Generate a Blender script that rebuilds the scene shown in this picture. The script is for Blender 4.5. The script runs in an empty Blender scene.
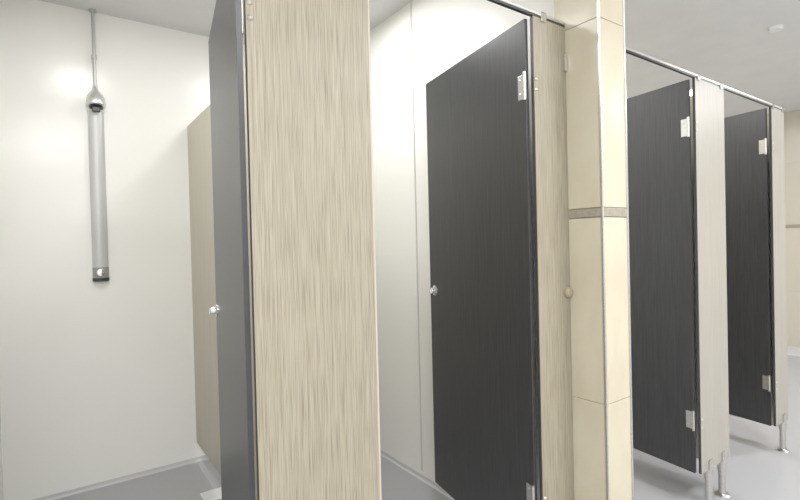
import bpy, bmesh, math
from mathutils import Matrix, Vector
S=bpy.context.scene
S.view_settings.view_transform='Standard'
S.view_settings.look='None'
S.view_settings.gamma=1.14
S.view_settings.exposure=.22
COL=S.collection
H=1.34; CEIL=2.70
Y0=1.09; YB=3.25; ZT=2.118; ZB=0.18

# ---------------- materials
def mat(name,col,rough=.5,metal=0,coat=0,bump=None):
    m=bpy.data.materials.new(name); m.use_nodes=True
    nt=m.node_tree; b=nt.nodes['Principled BSDF']
    b.inputs['Base Color'].default_value=(*col,1); b.inputs['Roughness'].default_value=rough
    b.inputs['Metallic'].default_value=metal
    if coat: 
        b.inputs['Coat Weight'].default_value=coat; b.inputs['Coat Roughness'].default_value=.08
    return m
def N(m,t,**k):
    n=m.node_tree.nodes.new(t)
    for a,v in k.items(): setattr(n,a,v)
    return n
def L(m,a,b): m.node_tree.links.new(a,b)
def noise_color(m,c1,c2,scale,lo=.35,hi=.65,detail=4,fac_rough=None):
    tc=N(m,'ShaderNodeTexCoord'); mp=N(m,'ShaderNodeMapping'); no=N(m,'ShaderNodeTexNoise'); cr=N(m,'ShaderNodeValToRGB')
    mp.inputs['Scale'].default_value=scale
    no.inputs['Scale'].default_value=1; no.inputs['Detail'].default_value=detail
    L(m,tc.outputs['Object'],mp.inputs['Vector']); L(m,mp.outputs[0],no.inputs['Vector']); L(m,no.outputs['Fac'],cr.inputs['Fac'])
    cr.color_ramp.elements[0].position=lo; cr.color_ramp.elements[0].color=(*c1,1)
    cr.color_ramp.elements[1].position=hi; cr.color_ramp.elements[1].color=(*c2,1)
    L(m,cr.outputs[0],m.node_tree.nodes['Principled BSDF'].inputs['Base Color'])
    return cr,mp
def grain(name,light,mid,dark,rough,amount=.8,sc=300,zl=2.2):
    m=mat(name,mid,rough)
    b=m.node_tree.nodes['Principled BSDF']
    tc=N(m,'ShaderNodeTexCoord')
    outs=[]
    for s,zs,dt in ((sc,zl,2),(sc*1.5,zl*3,1)):
        mp=N(m,'ShaderNodeMapping'); mp.inputs['Scale'].default_value=(s,s,zs)
        no=N(m,'ShaderNodeTexNoise'); no.inputs['Scale'].default_value=1; no.inputs['Detail'].default_value=dt
        L(m,tc.outputs['Object'],mp.inputs['Vector']); L(m,mp.outputs[0],no.inputs['Vector']); outs.append(no.outputs['Fac'])
    c1=N(m,'ShaderNodeValToRGB'); e=c1.color_ramp.elements
    e[0].position=.34; e[0].color=(*mid,1); e[1].position=.64; e[1].color=(*light,1); L(m,outs[0],c1.inputs['Fac'])
    c2=N(m,'ShaderNodeValToRGB'); e=c2.color_ramp.elements
    e[0].position=.36; e[0].color=(amount,)*3+(1,); e[1].position=.50; e[1].color=(0,0,0,1); L(m,outs[1],c2.inputs['Fac'])
    mx=N(m,'ShaderNodeMix',data_type='RGBA'); L(m,c2.outputs[0],mx.inputs[0]); L(m,c1.outputs[0],mx.inputs[6]); mx.inputs[7].default_value=(*dark,1)
    L(m,mx.outputs[2],b.inputs['Base Color'])
    return m
WOOD=grain('beige_linear_wood_laminate',(.335,.300,.224),(.25,.217,.153),(.14,.113,.076),.45,.75,500,2.6)
WOODP=grain('pale_linear_wood_laminate',(.36,.34,.295),(.32,.297,.252),(.26,.23,.19),.42,.4,400)
DARK=grain('charcoal_woodgrain_laminate',(.031,.0315,.0345),(.022,.023,.0255),(.011,.011,.013),.35,.7,230)
BEIGE=mat('plain_beige_laminate',(.60,.53,.40),.4); noise_color(BEIGE,(.46,.42,.325),(.50,.46,.365),(60,60,3))
EDGE=mat('black_laminate_core',(.03,.03,.034),.4)
WHITE=mat('white_gloss_wall_panel',(.80,.79,.74),.22); noise_color(WHITE,(.85,.845,.80),(.87,.865,.825),(1.5,1.5,1.5))
PAINT=mat('ceiling_paint',(.74,.74,.73),.8); noise_color(PAINT,(.66,.66,.655),(.69,.69,.685),(4,4,4))
GREYP=mat('wall_paint',(.72,.70,.66),.7); noise_color(GREYP,(.86,.86,.85),(.88,.88,.87),(3,3,3))
FLOOR=mat('grey_vinyl_floor',(.45,.45,.48),.3); noise_color(FLOOR,(.33,.33,.345),(.375,.375,.39),(260,260,260),.4,.62,2)
COVE=mat('grey_vinyl_cove',(.5,.5,.52),.3); noise_color(COVE,(.52,.52,.52),(.56,.56,.56),(200,200,200))
STEEL=mat('satin_steel',(.66,.65,.62),.3,1); noise_color(STEEL,(.56,.55,.52),(.64,.63,.60),(40,40,200))
HEADM=mat('bright_satin_chrome',(.82,.82,.81),.3,.8); noise_color(HEADM,(.70,.70,.69),(.75,.75,.74),(40,40,40))
CHROME=mat('polished_chrome',(.8,.8,.8),.12,1)
ALU=mat('silver_anodised_aluminium',(.7,.7,.69),.35,.2); noise_color(ALU,(.53,.53,.52),(.57,.57,.56),(200,200,4))
BLACK=mat('black_plastic',(.02,.02,.02),.35)
DGREY=mat('dark_grey_plastic',(.16,.16,.16),.4)
PLAST=mat('white_plastic',(.75,.75,.74),.4)
TILE=mat('cream_ceramic_tile',(.76,.67,.47),.25); noise_color(TILE,(.49,.43,.315),(.55,.50,.38),(7,7,3.5),.35,.68,6)
GROUT=mat('tile_grout',(.36,.31,.24),.8)
BAND=mat('tan_border_tile',(.48,.41,.29),.3); noise_color(BAND,(.25,.215,.165),(.32,.285,.225),(60,60,60))
WT=mat('cream_wall_tile',(.72,.64,.48),.3)
def tilewall(m):
    tc=N(m,'ShaderNodeTexCoord'); sp=N(m,'ShaderNodeSeparateXYZ'); cb=N(m,'ShaderNodeCombineXYZ'); br=N(m,'ShaderNodeTexBrick')
    L(m,tc.outputs['Object'],sp.inputs[0]); L(m,sp.outputs['Y'],cb.inputs['X']); L(m,sp.outputs['Z'],cb.inputs['Y']); L(m,cb.outputs[0],br.inputs['Vector'])
    br.offset=0; br.inputs['Scale'].default_value=1; br.inputs['Brick Width'].default_value=.9; br.inputs['Row Height'].default_value=.71
    br.inputs['Mortar Size'].default_value=.002
    br.inputs['Color1'].default_value=(.52,.475,.395,1); br.inputs['Color2'].default_value=(.50,.46,.38,1); br.inputs['Mortar'].default_value=(.44,.39,.32,1)
    L(m,br.outputs['Color'],m.node_tree.nodes['Principled BSDF'].inputs['Base Color'])
tilewall(WT)
def emis(name,col,s):
    m=mat(name,col,.5); b=m.node_tree.nodes['Principled BSDF']
    b.inputs['Emission Color'].default_value=(*col,1); b.inputs['Emission Strength'].default_value=s
    return m
GLOW=emis('lamp_diffuser',(1,.99,.97),9)
GLOWP=emis('added_panel_diffuser',(.95,.98,1),5)

# ---------------- mesh helpers
def obj(name,me,mats,loc=(0,0,0),parent=None,**props):
    o=bpy.data.objects.new(name,me)
    for m in mats: me.materials.append(m)
    o.location=loc
    COL.objects.link(o)
    if parent: o.parent=parent
    for k,v in props.items(): o[k]=v
    return o
def addbox(bm,x0,x1,y0,y1,z0,z1,mi=0,bev=0,edge_axis=None,emi=1):
    r=bmesh.ops.create_cube(bm,size=1)
    vs=r['verts']
    for v in vs:
        v.co=Vector(((x0+x1)/2+v.co.x*(x1-x0),(y0+y1)/2+v.co.y*(y1-y0),(z0+z1)/2+v.co.z*(z1-z0)))
    fs=set(f for v in vs for f in v.link_faces)
    for f in fs:
        f.normal_update(); f.material_index=mi
        if edge_axis is not None and abs(f.normal[edge_axis])<.5: f.material_index=emi
    if bev:
        es=list(set(e for v in vs for e in v.link_edges))
        bmesh.ops.bevel(bm,geom=es,offset=bev,segments=2,affect='EDGES',profile=.6)
def addcyl(bm,p,r,h,axis='z',mi=0,seg=28,r2=None):
    rot={'z':Matrix(),'y':Matrix.Rotation(math.pi/2,4,'X'),'x':Matrix.Rotation(math.pi/2,4,'Y')}[axis]
    res=bmesh.ops.create_cone(bm,cap_ends=True,segments=seg,radius1=r,radius2=r if r2 is None else r2,depth=h,matrix=Matrix.Translation(p)@rot)
    for f in set(f for v in res['verts'] for f in v.link_faces):
        f.material_index=mi; f.smooth=len(f.verts)==4
def lathe(bm,prof,p=(0,0,0),seg=32,mi=0,axis='z'):
    rings=[]
    for r,z in prof:
        ring=[]
        for i in range(seg):
            a=2*math.pi*i/seg
            c=Vector((r*math.cos(a),r*math.sin(a),z))
            if axis=='y': c=Vector((c.x,-c.z,c.y))
            ring.append(bm.verts.new(c+Vector(p)))
        rings.append(ring)
    for a,b in zip(rings,rings[1:]):
        for i in range(seg):
            f=bm.faces.new((a[i],a[(i+1)%seg],b[(i+1)%seg],b[i])); f.smooth=True; f.material_index=mi
    for ring in (rings[0],rings[-1]):
        f=bm.faces.new(ring); f.material_index=mi
    bmesh.ops.recalc_face_normals(bm,faces=bm.faces)
def mesh(bm,name):
    bm.normal_update()
    for e in bm.edges:
        if len(e.link_faces)==2 and e.calc_face_angle(0)>math.radians(38): e.smooth=False
    me=bpy.data.meshes.new(name); bm.to_mesh(me); bm.free(); return me
def box(name,x0,x1,y0,y1,z0,z1,mats,parent=None,bev=0,edge_axis=None,base=None,**props):
    bm=bmesh.new()
    if parent is None:
        ox,oy,oz=(x0+x1)/2,(y0+y1)/2,z0
    else: ox=oy=oz=0
    addbox(bm,x0-ox,x1-ox,y0-oy,y1-oy,z0-oz,z1-oz,0,bev,edge_axis)
    if not isinstance(mats,(list,tuple)): mats=[mats]
    return obj(name,mesh(bm,name),mats,(ox,oy,oz),parent,**props)
def empty(name,loc,label,cat,group=None):
    e=bpy.data.objects.new(name,None); e.location=loc; e.empty_display_size=.1
    COL.objects.link(e); e['label']=label; e['category']=cat
    if group: e['group']=group
    return e

# ---------------- room shell
K=dict(kind='structure')
XW0,XW1=-1.6,6.65; YF=-1.6
box('floor',XW0-.1,XW1+.1,YF-.1,YB+.1,-.1,0,FLOOR,**K)
box('ceiling',XW0-.1,XW1+.1,YF-.1,YB+.1,CEIL,CEIL+.1,PAINT,**K)
box('wall_back',XW0-.1,XW1+.1,YB,YB+.1,0,CEIL,WHITE,**K)
box('wall_front',XW0-.1,XW1+.1,YF-.1,YF,0,CEIL,GREYP,**K)
box('wall_left',XW0-.1,XW0,YF,YB,0,CEIL,GREYP,**K)
box('wall_right',XW1,XW1+.1,YF,YB,0,CEIL,WT,**K)
box('wall_cubicle',1.66,1.72,Y0+.05,YB,0,CEIL,WHITE,**K)
box('wall_shower',-.36,-.265,Y0+.0,YB,0,CEIL,WHITE,**K)
box('trim_1',1.655,1.66,2.182,2.190,.05,CEIL,[mat('panel_joint',(.62,.61,.57),.4)],**K)
box('trim_2',XW1-.008,XW1,YF,YB,1.415,1.45,BAND,**K)
def cove(name,axis,a0,a1,pos,side,h=.025,d=.016):
    bm=bmesh.new()
    prof=[(0,0),(d,0),(d*.45,.004),(d*.25,.009),(.003,h*.8),(.003,h),(0,h)]
    vs=[[],[]]
    for k,a in enumerate((a0,a1)):
        for u,z in prof:
            c=(a,pos+side*u,z) if axis=='x' else (pos+side*u,a,z)
            vs[k].append(bm.verts.new(c))
    n=len(prof)
    for i in range(n): bm.faces.new((vs[0][i],vs[0][(i+1)%n],vs[1][(i+1)%n],vs[1][i]))
    bm.faces.new(vs[0]); bm.faces.new(vs[1][::-1])
    bmesh.ops.recalc_face_normals(bm,faces=bm.faces)
    return obj(name,mesh(bm,name),[COVE],**K)
cove('baseboard_back','x',-.265,1.66,YB,-1)
cove('baseboard_shower','y',Y0,YB,-.265,1)
cove('baseboard_cubicle','y',Y0+.3,YB,1.66,-1)
cove('baseboard_rear','x',1.72,XW1,YB,-1)
cove('baseboard_right','y',YF,YB,XW1,-1,.09,.03)

# ---------------- tiled pillar
PX0,PX1,PY0,PY1=1.527,1.682,.957,1.139
pl=empty('tiled_pillar',((PX0+PX1)/2,(PY0+PY1)/2,0),'square cream-tiled pillar with tan border strip and metal corner trims','pillar')
def rel(a,b,c,d): 
    cx,cy=(PX0+PX1)/2,(PY0+PY1)/2
    return a-cx,b-cx,c-cy,d-cy
bm=bmesh.new()
addbox(bm,*rel(PX0+.006,PX1-.006,PY0+.006,PY1),0,CEIL)
obj('grout_core',mesh(bm,'grout_core'),[GROUT],parent=pl)
bm=bmesh.new(); g=.001
for z0,z1 in ((0.0,.118),(.118,.768),(.768,1.416),(1.45,2.10),(2.10,CEIL)):
    addbox(bm,*rel(PX0,PX1,PY0,PY1-.002),z0+g,z1-g,0,.001)
obj('wall_tile',mesh(bm,'wall_tile'),[TILE],parent=pl)
bm=bmesh.new(); addbox(bm,*rel(PX0-.002,PX1+.002,PY0-.002,PY1-.002),1.418,1.448,0,.001)
obj('border_tile',mesh(bm,'border_tile'),[BAND],parent=pl)
for x in (PX0,PX1):
    bm=bmesh.new(); addbox(bm,*rel(x-.004,x+.004,PY0-.004,PY0+.004),0,CEIL,0,.0015)
    obj('corner_trim',mesh(bm,'corner_trim'),[STEEL],parent=pl,label='thin steel corner trim')

# ---------------- partitions
TH=.013
ZP=ZT-.008
def partition(x,lab,mats,y1=YB):
    box('partition_panel',x,x+TH,Y0+TH,y1,.12,ZP,mats,edge_axis=0,label=lab,category='partition',group='cubicle partitions')
partition(.684,'beige laminate partition panel between shower cubicle and next cubicle',[BEIGE,BEIGE])
partition(2.845,'beige laminate partition panel behind wood-effect front panel',[BEIGE,BEIGE])
partition(3.715,'beige laminate partition panel closing the end of the row',[BEIGE,BEIGE])

# ---------------- pilasters
def leg_mesh(h):
    bm=bmesh.new()
    lathe(bm,[(.036,0),(.036,.004),(.030,.009),(.017,.012),(.017,h-.05),(.021,h-.048),(.021,h-.001)],seg=28)
    addbox(bm,-.018,.018,-.015,-.0068,h-.01,h+.05,0,.002)
    addbox(bm,-.018,.018,.0068,.015,h-.01,h+.05,0,.002)
    return mesh(bm,'support_leg')
LEG=leg_mesh(ZB); LEG.materials.append(STEEL)
def bolt(parent,x,z,r=.008):
    bm=bmesh.new(); lathe(bm,[(r,0),(r,.002),(r*.6,.005),(.0012,.006)],p=(x,-TH/2,z),axis='y',seg=20)
    obj('bolt',mesh(bm,'bolt'),[STEEL],parent=parent)
def pilaster(x0,x1,lab,mats,legs,bolts=True):
    cx=(x0+x1)/2
    e=empty('front_panel',(cx,Y0+TH/2,0),lab,'cubicle panel','cubicle front panels')
    bm=bmesh.new(); addbox(bm,x0-cx,x1-cx,-TH/2,TH/2,ZB,ZP,0,0,1)
    obj('board',mesh(bm,'board'),mats,parent=e)
    for lx in legs:
        o=bpy.data.objects.new('support_leg',LEG); o.location=(lx-cx,0,0); o.parent=e; COL.objects.link(o); o['label']='steel tubular support leg with round foot'
    if bolts:
        for z in (1.895,1.860,.445,.405): bolt(e,x0-cx+.010,z,.006)
    return e,cx
pilaster(.360,.684,'wide beige linear wood-grain front panel on steel legs',[WOOD,EDGE],[.41,.62])
p1,cx=pilaster(1.348,1.525,'narrow beige wood-grain front panel beside tiled pillar',[WOOD,EDGE],[1.42])
bm=bmesh.new(); lathe(bm,[(.019,0),(.019,.012),(.014,.017),(.002,.018)],p=(1.505-cx,-TH/2,1.15),axis='y')
obj('door_buffer',mesh(bm,'door_buffer'),[mat('beige_rubber',(.30,.25,.17),.5)],parent=p1,label='round tan rubber buffer')
bm=bmesh.new(); addbox(bm,1.508-cx,1.524-cx,-TH/2-.010,-TH/2,1.95,2.01,0,.002)
obj('wall_bracket',mesh(bm,'wall_bracket'),[STEEL],parent=p1)
pilaster(2.538,2.858,'pale wood-effect front panel on two steel legs',[WOODP,EDGE],[2.63,2.78])
pilaster(3.522,3.728,'pale wood-effect end panel on single steel leg',[WOODP,EDGE],[3.65])

# ---------------- doors
def door(x,ang,w,lab,plate=True):
    e=empty('cubicle_door',(x-.008,Y0+.024,0),lab,'door','charcoal cubicle doors')
    e.rotation_euler=(0,0,math.radians(-90-ang))
    bm=bmesh.new(); addbox(bm,-w,0,-TH/2,TH/2,ZB,ZT-.012,0,0,1)
    obj('leaf',mesh(bm,'leaf'),[DARK,EDGE],parent=e)
    for z in (1.875,.440):
        bm=bmesh.new()
        if plate:
            addbox(bm,-.038,-.004,-TH/2-.003,-TH/2,z-.042,z+.042,0,.001)
            addcyl(bm,(.0,-TH/2-.005,z),.006,.096)
            for s in (-.024,.024):
                lathe(bm,[(.005,0),(.005,.001),(.001,.002)],p=(-.026,-TH/2-.003,z+s),axis='y',seg=16)
        addbox(bm,-.045,-.006,TH/2,TH/2+.005,z-.042,z+.042,0,.002)
        obj('hinge',mesh(bm,'hinge'),[STEEL],parent=e,label='satin steel hinge')
    bm=bmesh.new()
    lx=-w+.045
    lathe(bm,[(.024,0),(.024,.003),(.020,.006),(.014,.007),(.014,.018),(.012,.022),(.002,.023)],p=(lx,-TH/2,1.115),axis='y')
    addbox(bm,lx-.004,lx+.004,-TH/2-.027,-TH/2-.021,1.102,1.128,0,.001)
    obj('turn_knob',mesh(bm,'turn_knob'),[CHROME],parent=e,label='round chrome privacy knob')
    bm=bmesh.new(); addbox(bm,-w-.012,-w+.05,TH/2,TH/2+.016,1.09,1.14,0,.003)
    obj('latch',mesh(bm,'latch'),[STEEL],parent=e)
    return e
door(.360,9.8,.770,'charcoal wood-grain shower cubicle door swung open inward',False)
door(1.348,10.6,.730,'charcoal wood-grain cubicle door open against white wall')
door(2.538,8,.72,'charcoal wood-grain cubicle door open beside pale front panel')
door(3.522,10,.72,'charcoal wood-grain cubicle door open at row end')

# ---------------- headrails
def rail(x0,x1,lab,clips):
    e=empty('headrail',((x0+x1)/2,Y0+TH/2,ZT),lab,'rail','cubicle headrails'); cx=(x0+x1)/2
    bm=bmesh.new(); addbox(bm,x0-cx,x1-cx,-.009,.009,0,.010,0,.002)
    obj('rail_bar',mesh(bm,'rail_bar'),[STEEL],parent=e)
    bm=bmesh.new(); addbox(bm,x0-cx,x1-cx,-.006,.006,-.007,0,0)
    obj('rail_seal',mesh(bm,'rail_seal'),[BLACK],parent=e,label='black rubber seal')
    for c in clips:
        bm=bmesh.new()
        for s in (-1,1): addbox(bm,c-cx-.014,c-cx+.014,min(s*.0075,s*.0120),max(s*.0075,s*.0120),-.018,.014,0,.001)
        addbox(bm,c-cx-.014,c-cx+.014,-.0120,.0120,.0105,.014,0,.001)
        obj('rail_clip',mesh(bm,'rail_clip'),[CHROME],parent=e)
rail(-.265,1.524,'slim steel headrail over first cubicles fixed to tiled pillar',[.40,.64,1.40])
rail(1.684,3.735,'slim steel headrail over far cubicles running from tiled pillar',[2.57,2.82,3.54,3.70])

# ---------------- shower column
SX=.197; DZ=.015
sh=empty('shower_panel',(SX,YB,DZ),'slim silver wall-mounted shower column with domed head','shower')
def dprof(w,d,n=14):
    pts=[(w/2,0),(w/2,-d*.35)]
    for i in range(1,n):
        a=math.pi*i/n
        pts.append((w/2*math.cos(a),-d*.35-d*.65*math.sin(a)))
    pts+=[(-w/2,-d*.35),(-w/2,0)]
    return pts
def extr(name,rings,m,parent,**p):
    bm=bmesh.new(); R=[]
    for w,d,z in rings: R.append([bm.verts.new((x,y,z)) for x,y in dprof(w,d)])
    n=len(R[0])
    for a,b in zip(R,R[1:]):
        for i in range(n):
            f=bm.faces.new((a[i],a[(i+1)%n],b[(i+1)%n],b[i])); f.smooth=1<i<n-3
    bm.faces.new(R[0]); bm.faces.new(R[-1])
    bmesh.ops.recalc_face_normals(bm,faces=bm.faces)
    return obj(name,mesh(bm,name),[m],parent=parent,**p)
extr('column_body',[(.078,.038,1.235),(.078,.038,2.118)],ALU,sh)
extr('head_collar',[(.078,.039,2.118),(.074,.036,2.14)],HEADM,sh)
extr('control_plate',[(.080,.040,1.175),(.080,.040,1.235)],mat('grey_metal',(.30,.30,.29),.4,.2),sh,label='grey control plate')
extr('end_cap',[(.074,.036,1.155),(.083,.043,1.160),(.083,.043,1.175)],BLACK,sh,label='black plastic end cap')
bm=bmesh.new(); lathe(bm,[(.022,0),(.022,.008),(.018,.012),(.002,.013)],p=(0,-.038,1.206),axis='y')
obj('push_button',mesh(bm,'push_button'),[CHROME],parent=sh,label='round chrome push button')
bm=bmesh.new()
HM=Matrix.Translation((0,-.055,2.135))@Matrix.Rotation(math.radians(-14),4,'X')
lathe(bm,[(.043,0),(.047,.006),(.047,.03),(.043,.055),(.032,.078),(.019,.095),(.012,.115),(.011,.135)])
bmesh.ops.transform(bm,matrix=HM,verts=bm.verts)
obj('shower_head',mesh(bm,'shower_head'),[HEADM],parent=sh,label='domed satin chrome shower head')
bm=bmesh.new()
addcyl(bm,(0,0,-.001),.034,.008)
bmesh.ops.transform(bm,matrix=HM,verts=bm.verts)
addbox(bm,-.02,.02,-.075,-.05,2.105,2.132,0,.004)
obj('spray_nozzle',mesh(bm,'spray_nozzle'),[BLACK],parent=sh,label='black spray nozzle')
TOP=CEIL-DZ
bm=bmesh.new(); addcyl(bm,(0,-.028,(2.25+TOP)/2),.0085,TOP-2.25)
addcyl(bm,(0,-.028,TOP-.006),.018,.012)
addcyl(bm,(0,-.014,2.42),.006,.028,'y'); addcyl(bm,(0,-.028,2.42),.013,.02)
obj('supply_pipe',mesh(bm,'supply_pipe'),[mat('pale_chrome_pipe',(.5,.5,.49),.35,.5)],parent=sh,label='thin pale chrome supply pipe up to ceiling')

# ---------------- floor drain
bm=bmesh.new()
for i in range(-3,4):
    addbox(bm,-.05,.05,i*.014-.0045,i*.014+.0045,.001,.006,0)
for a in (-1,1):
    addbox(bm,-.056,.056,a*.053-.004,a*.053+.004,.0,.007,0); addbox(bm,a*.053-.004,a*.053+.004,-.056,.056,.0,.007,0)
addbox(bm,-.05,.05,-.05,.05,0,.001,1)
obj('floor_drain',mesh(bm,'floor_drain'),[PLAST,DGREY],(.655,2.74,0),label='small square pale floor drain grate beside partition',category='drain')

# ---------------- ceiling fixtures
def downlight(x,y,en=16):
    e=empty('ceiling_downlight',(x,y,CEIL),'round white ceiling light with diffuser, switched on','ceiling light','cubicle downlights')
    bm=bmesh.new(); lathe(bm,[(.19,0),(.19,-.008),(.18,-.014),(.165,-.014),(.163,-.002)])
    obj('bezel',mesh(bm,'bezel'),[PLAST],parent=e)
    bm=bmesh.new(); addcyl(bm,(0,0,-.010),.162,.008)
    obj('diffuser',mesh(bm,'diffuser'),[GLOW],parent=e)
    l=bpy.data.lights.new('downlight_lamp','AREA'); l.shape='DISK'; l.size=.32; l.energy=en; l.color=(1,.99,.97)
    lo=bpy.data.objects.new('downlight_lamp',l); lo.location=(x,y,CEIL-.03); COL.objects.link(lo)
downlight(.17,1.96,8.5); downlight(1.15,2.25,8); downlight(2.2,2.2,12); downlight(3.25,2.2,17); downlight(4.9,2.2,15)
def panel(x,y,en):  # out-of-view ceiling panels, added to brighten aisle and cubicles evenly
    e=empty('added_light_panel',(x,y,CEIL),'rectangular white light panel added on the unseen aisle ceiling for even brightness','ceiling light','added aisle light panels')
    bm=bmesh.new(); addbox(bm,-.62,.62,-.32,.32,-.02,0,0,.004); obj('frame',mesh(bm,'frame'),[PLAST],parent=e)
    bm=bmesh.new(); addbox(bm,-.59,.59,-.29,.29,-.023,-.0195); obj('diffuser',mesh(bm,'diffuser'),[GLOWP],parent=e)
    l=bpy.data.lights.new('added_panel_lamp','AREA'); l.shape='RECTANGLE'; l.size=1.15; l.size_y=.55; l.energy=en; l.color=(1,.995,.985)
    lo=bpy.data.objects.new('added_panel_lamp',l); lo.location=(x,y,CEIL-.03); COL.objects.link(lo)
panel(-.2,-.6,56); panel(2.3,-.6,47); panel(5.0,-.2,46)
bm=bmesh.new(); lathe(bm,[(.04,0),(.04,-.010),(.034,-.022),(.016,-.028),(.002,-.029)])
obj('smoke_detector',mesh(bm,'smoke_detector'),[PLAST],(3.88,1.17,CEIL),label='small round white smoke detector on ceiling',category='smoke detector')

w=bpy.data.worlds.new('World'); S.world=w; w.use_nodes=True
w.node_tree.nodes['Background'].inputs[0].default_value=(.8,.85,.9,1); w.node_tree.nodes['Background'].inputs[1].default_value=.3

# ---------------- camera
c=bpy.data.cameras.new('Camera'); c.sensor_width=36; c.lens=36*485/800; c.clip_start=.02
co=bpy.data.objects.new('Camera',c); COL.objects.link(co); S.camera=co
th=math.radians(54.8); pit=math.radians(-.7); roll=math.radians(1.4)
F=Vector((math.cos(th)*math.cos(pit),math.sin(th)*math.cos(pit),math.sin(pit)))
R=Vector((math.sin(th),-math.cos(th),0)); U=R.cross(F)
R2=math.cos(roll)*R-math.sin(roll)*U; U2=math.cos(roll)*U+math.sin(roll)*R
M=Matrix((R2,U2,-F)).transposed().to_4x4(); M.translation=Vector((0,0,H))
co.matrix_world=M
